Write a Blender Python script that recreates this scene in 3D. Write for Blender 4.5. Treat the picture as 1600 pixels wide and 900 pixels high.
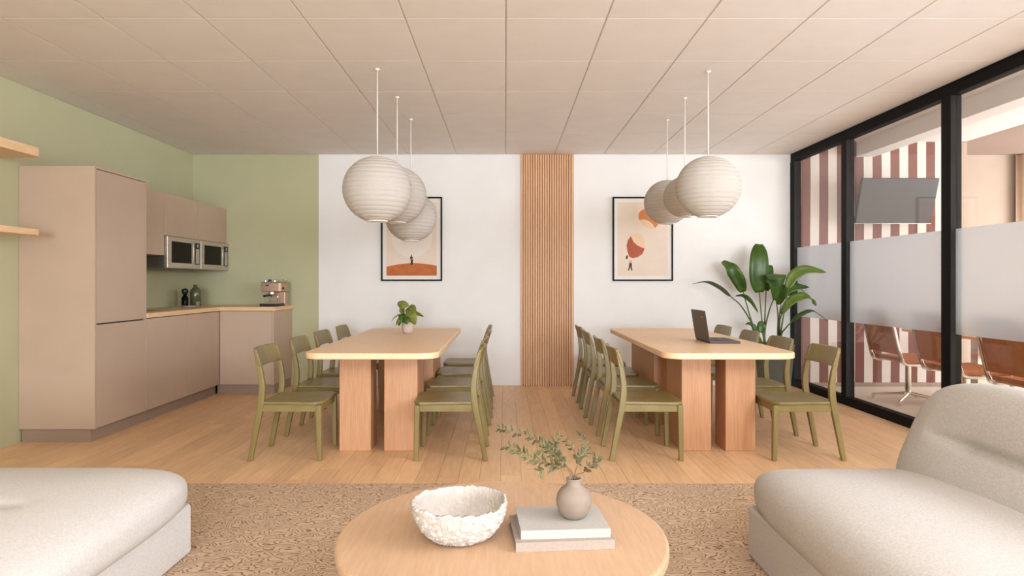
import bpy, bmesh, math, random
from mathutils import Vector, Matrix, noise
random.seed(7)
R = math.radians
C = bpy.context.scene.collection
scene = bpy.context.scene
for o in list(bpy.data.objects): bpy.data.objects.remove(o)

# ------------------------------------------------------------------ camera
EYE = 1.25
F = 1000.0
cam_d = bpy.data.cameras.new('camera'); cam = bpy.data.objects.new('camera', cam_d); C.objects.link(cam)
cam.location = (0, 0, EYE); cam.rotation_euler = (R(90), 0, 0)
cam_d.sensor_width = 36; cam_d.sensor_fit = 'HORIZONTAL'; cam_d.lens = F/1600*36
cam_d.shift_x = (800-790)/1600; cam_d.shift_y = (441-450)/1600
cam_d.clip_start = .05; cam_d.clip_end = 100
scene.camera = cam
# ------------------------------------------------------------------ light
w = bpy.data.worlds.new('world'); scene.world = w; w.use_nodes = True
w.node_tree.nodes['Background'].inputs[0].default_value = (.93, 1.0, 1.08, 1)
w.node_tree.nodes['Background'].inputs[1].default_value = .3
def area(name, loc, rot, sx, sy, power, col, spread=180):
    d = bpy.data.lights.new(name, 'AREA'); d.shape = 'RECTANGLE'; d.size = sx; d.size_y = sy
    d.energy = power; d.color = col; d.spread = R(spread)
    o = bpy.data.objects.new(name, d); o.location = loc; o.rotation_euler = rot; C.objects.link(o)
    return o
LC = (.90, 1.0, 1.12)
area('window_light_rear', (1.2, -9.9, 1.5), (R(90), 0, 0), 4.4, 2.3, 262, LC, 110)
area('window_light_right', (3.40, -4.6, 1.6), (R(90), 0, R(90-25)), 7.2, 2.0, 30, LC, 140)
area('ceiling_panel_light', (0.2, -2.2, 2.77), (0, 0, 0), 5.0, 3.6, 190, LC)  # added fill above and behind the camera to lift the floor, no known fitting
area('meeting_ceiling_light', (4.95, 3.4, 2.90), (0, 0, 0), .9, 1.6, 8, LC)
area('meeting_ceiling_light', (7.0, 5.6, 2.90), (0, 0, 0), 1.6, 1.6, 10, LC)
area('meeting_window_light', (9.05, 5.4, 1.6), (R(90), 0, R(90)), 5.6, 2.2, 340, LC)  # added fill shining through the glass to the kitchen; the wall behind is solid
area('window_light_clerestory', (3.42, 1.5, 2.1), (R(90), 0, R(90-15)), 3.2, .9, 125, LC)  # added high fill for the cupboard fronts and back wall, no known window
scene.view_settings.view_transform = 'Standard'
scene.view_settings.look = 'None'
scene.view_settings.gamma = 1
scene.view_settings.use_curve_mapping = False
scene.view_settings.exposure = 0.57

# ------------------------------------------------------------------ helpers
def P(X, Y, D):
    return Vector(((X-790)/F*D, D, EYE-(Y-441)/F*D))
def lin(c):
    return tuple(((v/255)/12.92 if v/255 <= .04045 else ((v/255+.055)/1.055)**2.4) for v in c)+(1,)
def base_mat(name, col, rough=.6, metal=0, spec=.5):
    m = bpy.data.materials.new(name); m.use_nodes = True
    b = m.node_tree.nodes['Principled BSDF']
    b.inputs['Base Color'].default_value = lin(col); b.inputs['Roughness'].default_value = rough
    b.inputs['Metallic'].default_value = metal; b.inputs['Specular IOR Level'].default_value = spec
    return m
def N(m, t, **k):
    n = m.node_tree.nodes.new(t)
    for a, v in k.items(): setattr(n, a, v)
    return n
def L(m, a, b): m.node_tree.links.new(a, b)
def math_n(m, op, a, b=None):
    n = N(m, 'ShaderNodeMath', operation=op)
    if isinstance(a, (int, float)): n.inputs[0].default_value = a
    else: L(m, a, n.inputs[0])
    if b is not None:
        if isinstance(b, (int, float)): n.inputs[1].default_value = b
        else: L(m, b, n.inputs[1])
    return n.outputs[0]
def noisy(name, c1, c2, scale=30, rough=.6, bump=.0, detail=3, vec=(1, 1, 1), bscale=None, metal=0, spec=.5, lo=.3, hi=.7, rnd=0.0, bdist=.002):
    m = base_mat(name, c1, rough, metal, spec); b = m.node_tree.nodes['Principled BSDF']
    tc = N(m, 'ShaderNodeTexCoord'); mp = N(m, 'ShaderNodeMapping'); mp.inputs['Scale'].default_value = vec
    L(m, tc.outputs['Object'], mp.inputs[0])
    vecout = mp.outputs[0]
    oi = N(m, 'ShaderNodeObjectInfo')
    ad = N(m, 'ShaderNodeVectorMath', operation='ADD'); L(m, vecout, ad.inputs[0])
    sc = N(m, 'ShaderNodeVectorMath', operation='SCALE'); sc.inputs[0].default_value = (13.7, 7.1, 9.3); L(m, oi.outputs['Random'], sc.inputs['Scale'])
    L(m, sc.outputs[0], ad.inputs[1]); vecout = ad.outputs[0]
    nz = N(m, 'ShaderNodeTexNoise'); nz.inputs['Scale'].default_value = scale; nz.inputs['Detail'].default_value = detail
    L(m, vecout, nz.inputs['Vector'])
    cr = N(m, 'ShaderNodeValToRGB'); cr.color_ramp.elements[0].color = lin(c1); cr.color_ramp.elements[1].color = lin(c2)
    cr.color_ramp.elements[0].position = lo; cr.color_ramp.elements[1].position = hi
    L(m, nz.outputs[0], cr.inputs[0])
    out = cr.outputs[0]
    if rnd:
        hs = N(m, 'ShaderNodeHueSaturation'); L(m, out, hs.inputs['Color'])
        v = math_n(m, 'ADD', math_n(m, 'MULTIPLY', oi.outputs['Random'], rnd), 1-rnd/2)
        L(m, v, hs.inputs['Value']); out = hs.outputs[0]
    L(m, out, b.inputs['Base Color'])
    if bump:
        n2 = N(m, 'ShaderNodeTexNoise'); n2.inputs['Scale'].default_value = bscale or scale; n2.inputs['Detail'].default_value = 4
        L(m, vecout, n2.inputs['Vector'])
        bp = N(m, 'ShaderNodeBump'); bp.inputs['Strength'].default_value = bump; bp.inputs['Distance'].default_value = bdist
        L(m, n2.outputs[0], bp.inputs['Height']); L(m, bp.outputs[0], b.inputs['Normal'])
    return m
def wood(name, c1, c2, axis='y', rough=.5, rnd=0.0, scale=9, bump=.12):
    s = {'x': (.9, 9, 9), 'y': (9, .9, 9), 'z': (9, 9, .35)}[axis]
    return noisy(name, c1, c2, scale=scale, rough=rough, bump=bump, detail=8, vec=s, rnd=rnd, lo=.25, hi=.75, bdist=.001)

M = {}
M['white_wall'] = noisy('white_wall', (235, 230, 223), (239, 234, 228), 3, .9, .04, bscale=160)
M['green_wall'] = noisy('green_wall', (186, 182, 145), (190, 186, 149), 3, .9, .04, bscale=160)
M['ceiling'] = noisy('ceiling_tile', (236, 229, 222), (240, 233, 227), 5, .92, .05, bscale=220)
M['ceiling_grid'] = base_mat('ceiling_grid', (228, 217, 206), .8)
M['floor'] = wood('oak_floor', (224, 176, 130), (240, 200, 154), 'y', .42, .16, scale=5)
M['floor_gap'] = base_mat('floor_gap', (120, 82, 54), .8)
M['oak_y'] = wood('oak_along', (226, 182, 134), (238, 202, 158), 'y', .42)
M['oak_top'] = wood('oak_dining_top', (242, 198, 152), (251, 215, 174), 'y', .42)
M['oak_ct'] = wood('oak_coffee_top', (194, 154, 118), (208, 171, 136), 'y', .42)
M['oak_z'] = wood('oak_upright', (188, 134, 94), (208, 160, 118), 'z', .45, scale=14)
M['oak_x'] = wood('oak_across', (222, 176, 128), (236, 198, 152), 'x', .45)
M['slat'] = wood('slat_oak', (206, 154, 108), (224, 176, 130), 'z', .5, .10)
M['slat_back'] = wood('slat_backing', (168, 116, 76), (182, 130, 88), 'z', .6)
M['olive'] = noisy('olive_stain', (128, 111, 64), (142, 125, 76), 10, .38, .05, vec=(1, 1, .3))
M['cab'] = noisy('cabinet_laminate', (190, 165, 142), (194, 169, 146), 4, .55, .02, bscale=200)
M['gap'] = base_mat('shadow_gap', (96, 76, 60), .8)  # shade between doors painted in: dark colour for the carcass fronts
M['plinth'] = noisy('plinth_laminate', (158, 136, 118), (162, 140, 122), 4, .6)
M['black_frame'] = noisy('black_frame', (11, 10, 9), (14, 12, 11), 8, .6, spec=.15)
M['mullion_face'] = noisy('mullion_face', (36, 33, 30), (42, 39, 35), 8, .5, spec=.2)
M['steel'] = noisy('brushed_steel', (196, 186, 176), (212, 203, 193), 6, .36, .05, vec=(1, 1, 20), metal=.75)
M['dark_steel'] = noisy('side_steel', (110, 108, 98), (120, 118, 108), 6, .4, metal=.6)
M['black_glass'] = base_mat('black_glass', (9, 8, 7), .3, spec=.12)
M['black_plastic'] = noisy('black_plastic', (28, 25, 23), (34, 30, 27), 20, .45)
M['chrome'] = base_mat('chrome', (226, 220, 212), .18, 1)
M['sofa_l'] = noisy('boucle_cream', (204, 198, 191), (219, 213, 206), 130, .95, .5, bscale=420, bdist=.0022, spec=.15)
M['sofa_r'] = noisy('boucle_oat', (184, 176, 168), (200, 193, 185), 130, .95, .5, bscale=420, bdist=.0022, spec=.15)
M['bowl'] = noisy('chalky_ceramic', (196, 185, 173), (208, 198, 187), 25, .7, .1)
M['taupe'] = noisy('taupe_ceramic', (138, 122, 107), (147, 131, 116), 30, .7, .12, bscale=140)
M['book_t'] = noisy('pale_cloth', (176, 170, 161), (184, 178, 169), 120, .85, .2, bscale=400)
M['book_b'] = noisy('taupe_cloth', (160, 144, 130), (168, 153, 139), 120, .85, .2, bscale=400)
M['page'] = noisy('pages', (214, 208, 196), (226, 220, 210), 8, .9, vec=(1, 1, 90))
M['leaf'] = noisy('big_leaf', (42, 72, 14), (74, 104, 28), 8, .4, .1)
M['leaf_light'] = noisy('big_leaf_light', (88, 112, 34), (110, 132, 48), 8, .4, .1)
M['leaf_mid'] = noisy('small_leaf', (104, 114, 44), (136, 142, 68), 30, .45)
M['sprig'] = noisy('olive_sprig', (70, 68, 34), (116, 114, 76), 40, .6, rnd=.3)
M['twig'] = noisy('twig', (128, 98, 62), (144, 112, 74), 40, .7)
M['stem'] = noisy('green_stem', (82, 96, 48), (100, 112, 58), 30, .5)
M['soil'] = noisy('soil', (60, 45, 34), (84, 64, 48), 60, .95, .5)
M['planter'] = noisy('dark_planter', (74, 72, 58), (84, 81, 66), 10, .7, .1)
M['pot'] = noisy('small_pot', (196, 174, 156), (206, 184, 166), 20, .7)
M['laptop'] = noisy('laptop_shell', (74, 64, 56), (80, 70, 62), 40, .42, metal=.3)
M['keys'] = base_mat('laptop_keys', (30, 28, 27), .5)
M['logo'] = base_mat('logo_grey', (150, 140, 130), .3, .5)
M['art_bg'] = noisy('art_paper', (226, 206, 186), (230, 210, 191), 6, .8)
M['mat_board'] = base_mat('mat_board', (236, 226, 214), .85)
M['rust'] = noisy('rust_ink', (182, 98, 48), (196, 112, 58), 12, .8)
M['brick_ink'] = noisy('brick_ink', (168, 84, 56), (178, 94, 66), 12, .8)
M['orange_ink'] = noisy('orange_ink', (204, 124, 68), (212, 134, 78), 12, .8)
M['peach_ink'] = base_mat('peach_ink', (232, 196, 160), .8)
M['pale_ink'] = base_mat('pale_ink', (232, 220, 206), .8)
M['dark_ink'] = base_mat('dark_ink', (62, 54, 46), .8)
M['skin_ink'] = base_mat('skin_ink', (214, 160, 112), .8)
M['green_glass'] = noisy('smoked_green_glass', (84, 84, 56), (92, 92, 62), 10, .08)
M['leather'] = noisy('cognac_leather', (176, 104, 62), (192, 120, 76), 14, .5, .15, bscale=90)
M['meet_floor'] = noisy('pale_carpet', (212, 194, 174), (222, 205, 186), 20, .95)
M['taupe_paint'] = noisy('taupe_paint', (160, 137, 122), (164, 141, 126), 4, .9)
M['beige_paint'] = noisy('beige_paint', (184, 164, 144), (188, 168, 148), 4, .9)
M['screen'] = base_mat('screen_glass', (66, 61, 56), .4)
M['coffee_body'] = noisy('brushed_champagne', (196, 166, 146), (206, 176, 156), 6, .32, metal=.75, vec=(1, 1, 12))
M['curtain'] = noisy('curtain', (196, 172, 148), (204, 180, 156), 8, .9)
M['ivory'] = base_mat('ivory_metal', (236, 226, 214), .5)

# paper shade
def paper():
    m = bpy.data.materials.new('paper_shade'); m.use_nodes = True
    nt = m.node_tree; b = nt.nodes['Principled BSDF']; out = nt.nodes['Material Output']
    tc = N(m, 'ShaderNodeTexCoord'); nz = N(m, 'ShaderNodeTexNoise'); nz.inputs['Scale'].default_value = 14; nz.inputs['Detail'].default_value = 5
    L(m, tc.outputs['Object'], nz.inputs['Vector'])
    cr = N(m, 'ShaderNodeValToRGB'); cr.color_ramp.elements[0].color = lin((210, 202, 192)); cr.color_ramp.elements[1].color = lin((222, 214, 205))
    L(m, nz.outputs[0], cr.inputs[0]); L(m, cr.outputs[0], b.inputs['Base Color']); b.inputs['Roughness'].default_value = .8
    b.inputs['Specular IOR Level'].default_value = .2
    tr = N(m, 'ShaderNodeBsdfTranslucent'); L(m, cr.outputs[0], tr.inputs[0])
    mx = N(m, 'ShaderNodeMixShader'); mx.inputs[0].default_value = .3
    L(m, b.outputs[0], mx.inputs[1]); L(m, tr.outputs[0], mx.inputs[2]); L(m, mx.outputs[0], out.inputs[0])
    bp = N(m, 'ShaderNodeBump'); bp.inputs['Strength'].default_value = .25; bp.inputs['Distance'].default_value = .003
    L(m, nz.outputs[0], bp.inputs['Height']); L(m, bp.outputs[0], b.inputs['Normal'])
    return m
M['paper'] = paper()
M['rib'] = base_mat('shade_rib', (206, 190, 172), .8)
def clear_glass():
    m = bpy.data.materials.new('clear_glass'); m.use_nodes = True; nt = m.node_tree
    nt.nodes.remove(nt.nodes['Principled BSDF']); out = nt.nodes['Material Output']
    t = N(m, 'ShaderNodeBsdfTransparent'); t.inputs[0].default_value = (.96, .95, .94, 1)
    g = N(m, 'ShaderNodeBsdfGlossy'); g.inputs['Roughness'].default_value = .0
    f = N(m, 'ShaderNodeLayerWeight'); f.inputs[0].default_value = .5
    fr = math_n(m, 'ADD', math_n(m, 'MULTIPLY', math_n(m, 'POWER', f.outputs['Facing'], 5), .95), .04)
    mx = N(m, 'ShaderNodeMixShader'); L(m, fr, mx.inputs[0]); L(m, t.outputs[0], mx.inputs[1]); L(m, g.outputs[0], mx.inputs[2])
    L(m, mx.outputs[0], out.inputs[0]); return m
M['glass'] = clear_glass()
def frosted():
    m = bpy.data.materials.new('frosted_film'); m.use_nodes = True; nt = m.node_tree
    nt.nodes.remove(nt.nodes['Principled BSDF']); out = nt.nodes['Material Output']
    d = N(m, 'ShaderNodeBsdfDiffuse'); d.inputs[0].default_value = (.80, .82, .83, 1)
    t = N(m, 'ShaderNodeBsdfTranslucent'); t.inputs[0].default_value = (.66, .68, .69, 1)
    r = N(m, 'ShaderNodeBsdfRefraction'); r.inputs['Color'].default_value = (.89, .91, .92, 1); r.inputs['Roughness'].default_value = .32; r.inputs['IOR'].default_value = 1.25
    m1 = N(m, 'ShaderNodeMixShader'); m1.inputs[0].default_value = .5; L(m, d.outputs[0], m1.inputs[1]); L(m, t.outputs[0], m1.inputs[2])
    m2 = N(m, 'ShaderNodeMixShader'); m2.inputs[0].default_value = .62; L(m, m1.outputs[0], m2.inputs[1]); L(m, r.outputs[0], m2.inputs[2])
    L(m, m2.outputs[0], out.inputs[0]); return m
M['frost'] = frosted()
def stripes():
    m = base_mat('striped_paper', (120, 70, 60), .85); b = m.node_tree.nodes['Principled BSDF']
    tc = N(m, 'ShaderNodeTexCoord'); sx = N(m, 'ShaderNodeSeparateXYZ'); L(m, tc.outputs['Object'], sx.inputs[0])
    # gentle hand-cut wobble of the stripe edges
    nz = N(m, 'ShaderNodeTexNoise'); nz.inputs['Scale'].default_value = 1.2; L(m, tc.outputs['Object'], nz.inputs['Vector'])
    wob = math_n(m, 'MULTIPLY', math_n(m, 'SUBTRACT', nz.outputs[0], .5), .018)
    x = math_n(m, 'ADD', sx.outputs[0], wob)
    fr = math_n(m, 'FRACT', math_n(m, 'DIVIDE', math_n(m, 'SUBTRACT', x, 3.557-.2147*8), .2147))
    lt = math_n(m, 'LESS_THAN', fr, .51)
    mx = N(m, 'ShaderNodeMix', data_type='RGBA'); L(m, lt, mx.inputs[0])
    mx.inputs[6].default_value = lin((226, 216, 204)); mx.inputs[7].default_value = lin((128, 78, 66))
    L(m, mx.outputs[2], b.inputs['Base Color']); return m
M['stripes'] = stripes()
def rugmat():
    m = base_mat('rug_pile', (196, 164, 130), .95, spec=.1); b = m.node_tree.nodes['Principled BSDF']
    tc = N(m, 'ShaderNodeTexCoord')
    mp = N(m, 'ShaderNodeMapping'); mp.inputs['Rotation'].default_value = (0, 0, R(-38)); mp.inputs['Scale'].default_value = (1.0, 2.3, 1)
    L(m, tc.outputs['Object'], mp.inputs[0])
    nz = N(m, 'ShaderNodeTexNoise'); nz.inputs['Scale'].default_value = 7; nz.inputs['Detail'].default_value = 1.0; L(m, mp.outputs[0], nz.inputs['Vector'])
    s = math_n(m, 'SINE', math_n(m, 'MULTIPLY', nz.outputs[0], 40))
    h = math_n(m, 'ABSOLUTE', s)
    n2 = N(m, 'ShaderNodeTexNoise'); n2.inputs['Scale'].default_value = 120; L(m, tc.outputs['Object'], n2.inputs['Vector'])
    cr = N(m, 'ShaderNodeValToRGB'); e = cr.color_ramp.elements
    e[0].position = .08; e[0].color = lin((150, 118, 90)); e[1].position = .46; e[1].color = lin((212, 182, 152))
    L(m, h, cr.inputs[0])
    mx = N(m, 'ShaderNodeMix', data_type='RGBA', blend_type='MULTIPLY'); mx.inputs[0].default_value = .35
    c2 = N(m, 'ShaderNodeValToRGB'); c2.color_ramp.elements[0].position = .3; c2.color_ramp.elements[0].color = (.55, .5, .45, 1); c2.color_ramp.elements[1].position = .6
    L(m, n2.outputs[0], c2.inputs[0]); L(m, cr.outputs[0], mx.inputs[6]); L(m, c2.outputs[0], mx.inputs[7])
    L(m, mx.outputs[2], b.inputs['Base Color'])
    bp = N(m, 'ShaderNodeBump'); bp.inputs['Strength'].default_value = .8; bp.inputs['Distance'].default_value = .006
    hh = N(m, 'ShaderNodeMapRange'); hh.inputs[2].default_value = .5; L(m, h, hh.inputs[0])
    L(m, hh.outputs[0], bp.inputs['Height']); L(m, bp.outputs[0], b.inputs['Normal'])
    return m
M['rug'] = rugmat()

# ---- geometry helpers
def worg(o):
    v = Vector((0, 0, 0))
    while o is not None:
        v += Vector(o.location); o = o.parent
    return v
def obj(name, bm, mat, parent=None, smooth=False, bevel=0, seg=2, org=None, kind=None, flip=False, auto=None):
    """link bm (in world coordinates) as one mesh object; coordinates become local to the parent"""
    bmesh.ops.recalc_face_normals(bm, faces=bm.faces[:]) if not flip else None
    if parent is not None: off = worg(parent)
    elif org is not None: off = Vector(org)
    else: off = Vector((0, 0, 0))
    if off.length: bmesh.ops.translate(bm, verts=bm.verts[:], vec=-off)
    me = bpy.data.meshes.new(name); bm.to_mesh(me); bm.free()
    for mm in (mat if isinstance(mat, (list, tuple)) else [mat]): me.materials.append(M[mm] if isinstance(mm, str) else mm)
    if smooth:
        for p in me.polygons: p.use_smooth = True
    o = bpy.data.objects.new(name, me); C.objects.link(o)
    if parent is not None: o.parent = parent
    elif org is not None: o.location = org
    if bevel:
        b = o.modifiers.new('bevel', 'BEVEL'); b.width = bevel; b.segments = seg; b.limit_method = 'ANGLE'; b.angle_limit = R(40)
        for p in me.polygons: p.use_smooth = True
        wn = o.modifiers.new('wn', 'WEIGHTED_NORMAL'); wn.keep_sharp = True
    if kind: o['kind'] = kind
    return o
def tag(o, label, cat, group=None):
    o['label'] = label; o['category'] = cat
    if group: o['group'] = group
    return o
def thing(name, label, cat, loc=(0, 0, 0), group=None, rz=0):
    o = bpy.data.objects.new(name, None); C.objects.link(o); o.location = loc; o.rotation_euler = (0, 0, rz)
    o.empty_display_size = .1
    return tag(o, label, cat, group)
def struct_empty(name, loc=(0, 0, 0)):
    o = bpy.data.objects.new(name, None); C.objects.link(o); o.location = loc; o['kind'] = 'structure'; return o
def nb(): return bmesh.new()
def box(bm, x0, x1, y0, y1, z0, z1, mat=None):
    mt = mat or Matrix()
    vs = [bm.verts.new(mt @ Vector(p)) for p in ((x0, y0, z0), (x1, y0, z0), (x1, y1, z0), (x0, y1, z0), (x0, y0, z1), (x1, y0, z1), (x1, y1, z1), (x0, y1, z1))]
    fs = []
    for f in ((0, 3, 2, 1), (4, 5, 6, 7), (0, 1, 5, 4), (1, 2, 6, 5), (2, 3, 7, 6), (3, 0, 4, 7)):
        fs.append(bm.faces.new([vs[i] for i in f]))
    return fs
def BX(*a, **k):
    bm = nb(); box(bm, *a, **k); return bm
def prism(bm, pts, lo, hi, axis='z'):
    """pts 2D outline; axis the extrusion axis. z:(x,y)  y:(x,z)  x:(y,z)"""
    def mk(p, h):
        return {'z': (p[0], p[1], h), 'y': (p[0], h, p[1]), 'x': (h, p[0], p[1])}[axis]
    a = [bm.verts.new(mk(p, lo)) for p in pts]; b = [bm.verts.new(mk(p, hi)) for p in pts]
    n = len(pts)
    bm.faces.new(a); bm.faces.new(b[::-1])
    for i in range(n): bm.faces.new((a[i], b[i], b[(i+1) % n], a[(i+1) % n]))
def rrect(x0, x1, y0, y1, r, n=8):
    rs = r if isinstance(r, (list, tuple)) else (r,)*4
    out = []
    for (cx, cy, a0, rr) in ((x1-rs[0], y1-rs[0], 0, rs[0]), (x0+rs[1], y1-rs[1], 90, rs[1]), (x0+rs[2], y0+rs[2], 180, rs[2]), (x1-rs[3], y0+rs[3], 270, rs[3])):
        for i in range(n+1):
            a = R(a0+90*i/n); out.append((cx+rr*math.cos(a), cy+rr*math.sin(a)))
    return out
def tube(bm, pts, rad, n=8, cap=True):
    pts = [Vector(p) for p in pts]; rings = []
    rads = rad if isinstance(rad, (list, tuple)) else [rad]*len(pts)
    up = None
    for i, p in enumerate(pts):
        t = (pts[min(i+1, len(pts)-1)]-pts[max(i-1, 0)]).normalized()
        if up is None:
            up = Vector((0, 0, 1)) if abs(t.z) < .9 else Vector((1, 0, 0))
        s = t.cross(up).normalized(); u = s.cross(t).normalized(); up = u
        rings.append([bm.verts.new(p+rads[i]*(s*math.cos(2*math.pi*k/n)+u*math.sin(2*math.pi*k/n))) for k in range(n)])
    for a, b in zip(rings, rings[1:]):
        for k in range(n): bm.faces.new((a[k], a[(k+1) % n], b[(k+1) % n], b[k]))
    if cap: bm.faces.new(rings[0][::-1]); bm.faces.new(rings[-1])
def bar(bm, pts, w, h):
    """rectangular bar along pts (x,y,z): w along y, h in the xz plane perpendicular to the path"""
    pts = [Vector(p) for p in pts]; rings = []
    ws = w if isinstance(w, (list, tuple)) else [w]*len(pts); hs = h if isinstance(h, (list, tuple)) else [h]*len(pts)
    for i, p in enumerate(pts):
        t = (pts[min(i+1, len(pts)-1)]-pts[max(i-1, 0)]).normalized(); s = Vector((0, 1, 0)); u = s.cross(t).normalized()
        if i in (0, len(pts)-1): u = Vector((math.copysign(1, u.x), 0, 0)) if abs(u.x) > .5 else u
        a, b = ws[i]/2, hs[i]/2
        rings.append([bm.verts.new(p+s*sa*a+u*sb*b) for sa, sb in ((-1, -1), (1, -1), (1, 1), (-1, 1))])
    for a, b in zip(rings, rings[1:]):
        for k in range(4): bm.faces.new((a[k], a[(k+1) % 4], b[(k+1) % 4], b[k]))
    bm.faces.new(rings[0][::-1]); bm.faces.new(rings[-1])
def lathe(bm, prof, c, n=32, close=True):
    """prof list of (r,z); c centre"""
    rings = []
    for r, z in prof:
        if r < 1e-5: rings.append([bm.verts.new((c[0], c[1], c[2]+z))])
        else: rings.append([bm.verts.new((c[0]+r*math.cos(2*math.pi*k/n), c[1]+r*math.sin(2*math.pi*k/n), c[2]+z)) for k in range(n)])
    for a, b in zip(rings, rings[1:]):
        for k in range(n):
            k2 = (k+1) % n
            if len(a) == 1 and len(b) == 1: continue
            if len(a) == 1: bm.faces.new((a[0], b[k2], b[k]))
            elif len(b) == 1: bm.faces.new((a[k], a[k2], b[0]))
            else: bm.faces.new((a[k], a[k2], b[k2], b[k]))
    if close:
        if len(rings[0]) > 1: bm.faces.new(rings[0][::-1])
        if len(rings[-1]) > 1: bm.faces.new(rings[-1])
def catmull(pts, n=5):
    pts = [Vector(p) for p in pts]; q = [2*pts[0]-pts[1]]+pts+[2*pts[-1]-pts[-2]]; out = []
    for i in range(1, len(q)-2):
        for j in range(n):
            t = j/n; a, b, c, d = q[i-1], q[i], q[i+1], q[i+2]
            out.append(.5*((2*b)+(-a+c)*t+(2*a-5*b+4*c-d)*t*t+(-a+3*b-3*c+d)*t**3))
    out.append(pts[-1]); return out
def superq(bm, u, c, res, fn):
    """cube grid of res, mapped by fn(unit direction cube point)->world point"""
    d = {}
    def V(i, j, k):
        if (i, j, k) not in d:
            p = Vector((2*i/res-1, 2*j/res-1, 2*k/res-1))
            p = Vector([math.sin(v*math.pi/2*.5)/math.sin(math.pi/4) if u else v for v in p])
            d[(i, j, k)] = bm.verts.new(fn(p))
        return d[(i, j, k)]
    for a in range(res):
        for b in range(res):
            for s in (0, res):
                bm.faces.new((V(s, a, b), V(s, a+1, b), V(s, a+1, b+1), V(s, a, b+1)))
                bm.faces.new((V(a, s, b), V(a+1, s, b), V(a+1, s, b+1), V(a, s, b+1)))
                bm.faces.new((V(a, b, s), V(a+1, b, s), V(a+1, b+1, s), V(a, b+1, s)))

# ================================================================== THE ROOM
XL, XR, YB, YN, ZC = -3.79, 3.455, 7.764, -10.0, 2.803
XG = -2.267           # where the green paint on the back wall ends
M['dark_joint'] = base_mat('joint', (150, 120, 92), .8)
# floor with planks
fl = obj('floor', BX(XL-.1, XR+.06, YN-.1, YB+.1, -.12, -.006), 'floor_gap'); fl['kind'] = 'structure'
def plank_mesh():
    bm = BX(-.0662, .0662, -.64, .64, -.0075, 0)
    return bm
PW, PL = .1342, 1.283
proto_plank = obj('plank', plank_mesh(), 'floor', fl)
first = True; rest = nb(); nrow = int((XR-XL)/PW)+1
for i in range(nrow):
    cx = XL+PW*(i+.5)
    if cx+.067 > XR+.05: continue
    y = 3.38-random.random()*.9 if i % 3 else 3.38-.3*(i % 4)
    while y < YB:
        y1 = min(y+PL, YB); ln = y1-y
        if y1 > 3.5 and ln > .05:
            if first: o = proto_plank; first = False
            else: o = proto_plank.copy(); C.objects.link(o); o.parent = fl
            o.location = (cx, (y+y1)/2, 0); o.scale = (1, (ln-.003)/1.28, 1)
        y += PL
    yy = 3.38-.9 if False else None
    box(rest, cx-.0665, cx+.0665, YN, 2.3, -.0075, -.0002)
r = obj('far_planks', rest, 'floor', fl); r.name = 'plank_rows'; r['kind'] = 'stuff'
# fill between the loose planks start and the rear rows (all under the rug or behind the camera)
fill = nb()
for i in range(nrow):
    cx = XL+PW*(i+.5)
    if cx+.067 > XR+.05: continue
    box(fill, cx-.0665, cx+.0665, 2.303, 3.6, -.0078, -.0012)
r = obj('plank_rows', fill, 'floor', fl); r['kind'] = 'stuff'

# ceiling with lay-in tiles
ce = obj('ceiling', BX(XL-.1, XR+.06, YN-.1, YB+.1, ZC+.006, ZC+.1), 'ceiling_grid'); ce['kind'] = 'structure'
TW, TD = .5917, .725
ys = []; y = 3.03-TD*18
while y < YB: ys.append(y); y += TD
tm = {}
for k in range(-7, 6):
    xa, xb = max(k*TW, XL), min((k+1)*TW, XR+.0)
    if xb-xa < .02: continue
    for y in ys:
        ya, yb = max(y, YN), min(y+TD, YB)
        if yb-ya < .02: continue
        key = (round(xb-xa, 3), round(yb-ya, 3)); g = .0045
        if key not in tm:
            bm = BX(-(xb-xa)/2+g, (xb-xa)/2-g, -(yb-ya)/2+g, (yb-ya)/2-g, -.006, .009)
            o = obj('ceiling_tile', bm, 'ceiling', ce, bevel=.003, seg=1); tm[key] = o
        else:
            o = tm[key].copy(); C.objects.link(o); o.parent = ce
        o.location = ((xa+xb)/2, (ya+yb)/2, ZC+.002)
# grid runners (thin pale lines between the tiles)
gb = nb()
for k in range(-6, 6): box(gb, k*TW-.0035, k*TW+.0035, YN, YB, ZC-.001, ZC+.0065)
for y in ys:
    if y > YN: box(gb, XL, XR, y-.0035, y+.0035, ZC-.001, ZC+.0062)
obj('grid_runners', gb, 'ceiling_grid', ce)

wl = obj('wall_left', BX(XL-.12, XL, YN-.1, YB+.12, -.1, ZC+.1), 'green_wall'); wl['kind'] = 'structure'
wb = nb()
box(wb, XL, XG, YB, YB+.12, -.1, ZC+.1)
for f in box(wb, XG, XR+.04, YB, YB+.12, -.1, ZC+.1): f.material_index = 1
o = obj('wall_back', wb, ['green_wall', 'white_wall']); o['kind'] = 'structure'
# rear wall behind the camera with a broad window opening
wr = nb()
box(wr, XL, XR, YN-.12, YN, 0, .35); box(wr, XL, XR, YN-.12, YN, 2.65, ZC)
box(wr, XL, -2.95, YN-.12, YN, .35, 2.65); box(wr, 3.5, XR+.06, YN-.12, YN, .35, 2.65)
o = obj('wall_rear', wr, 'white_wall'); o['kind'] = 'structure'
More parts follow.
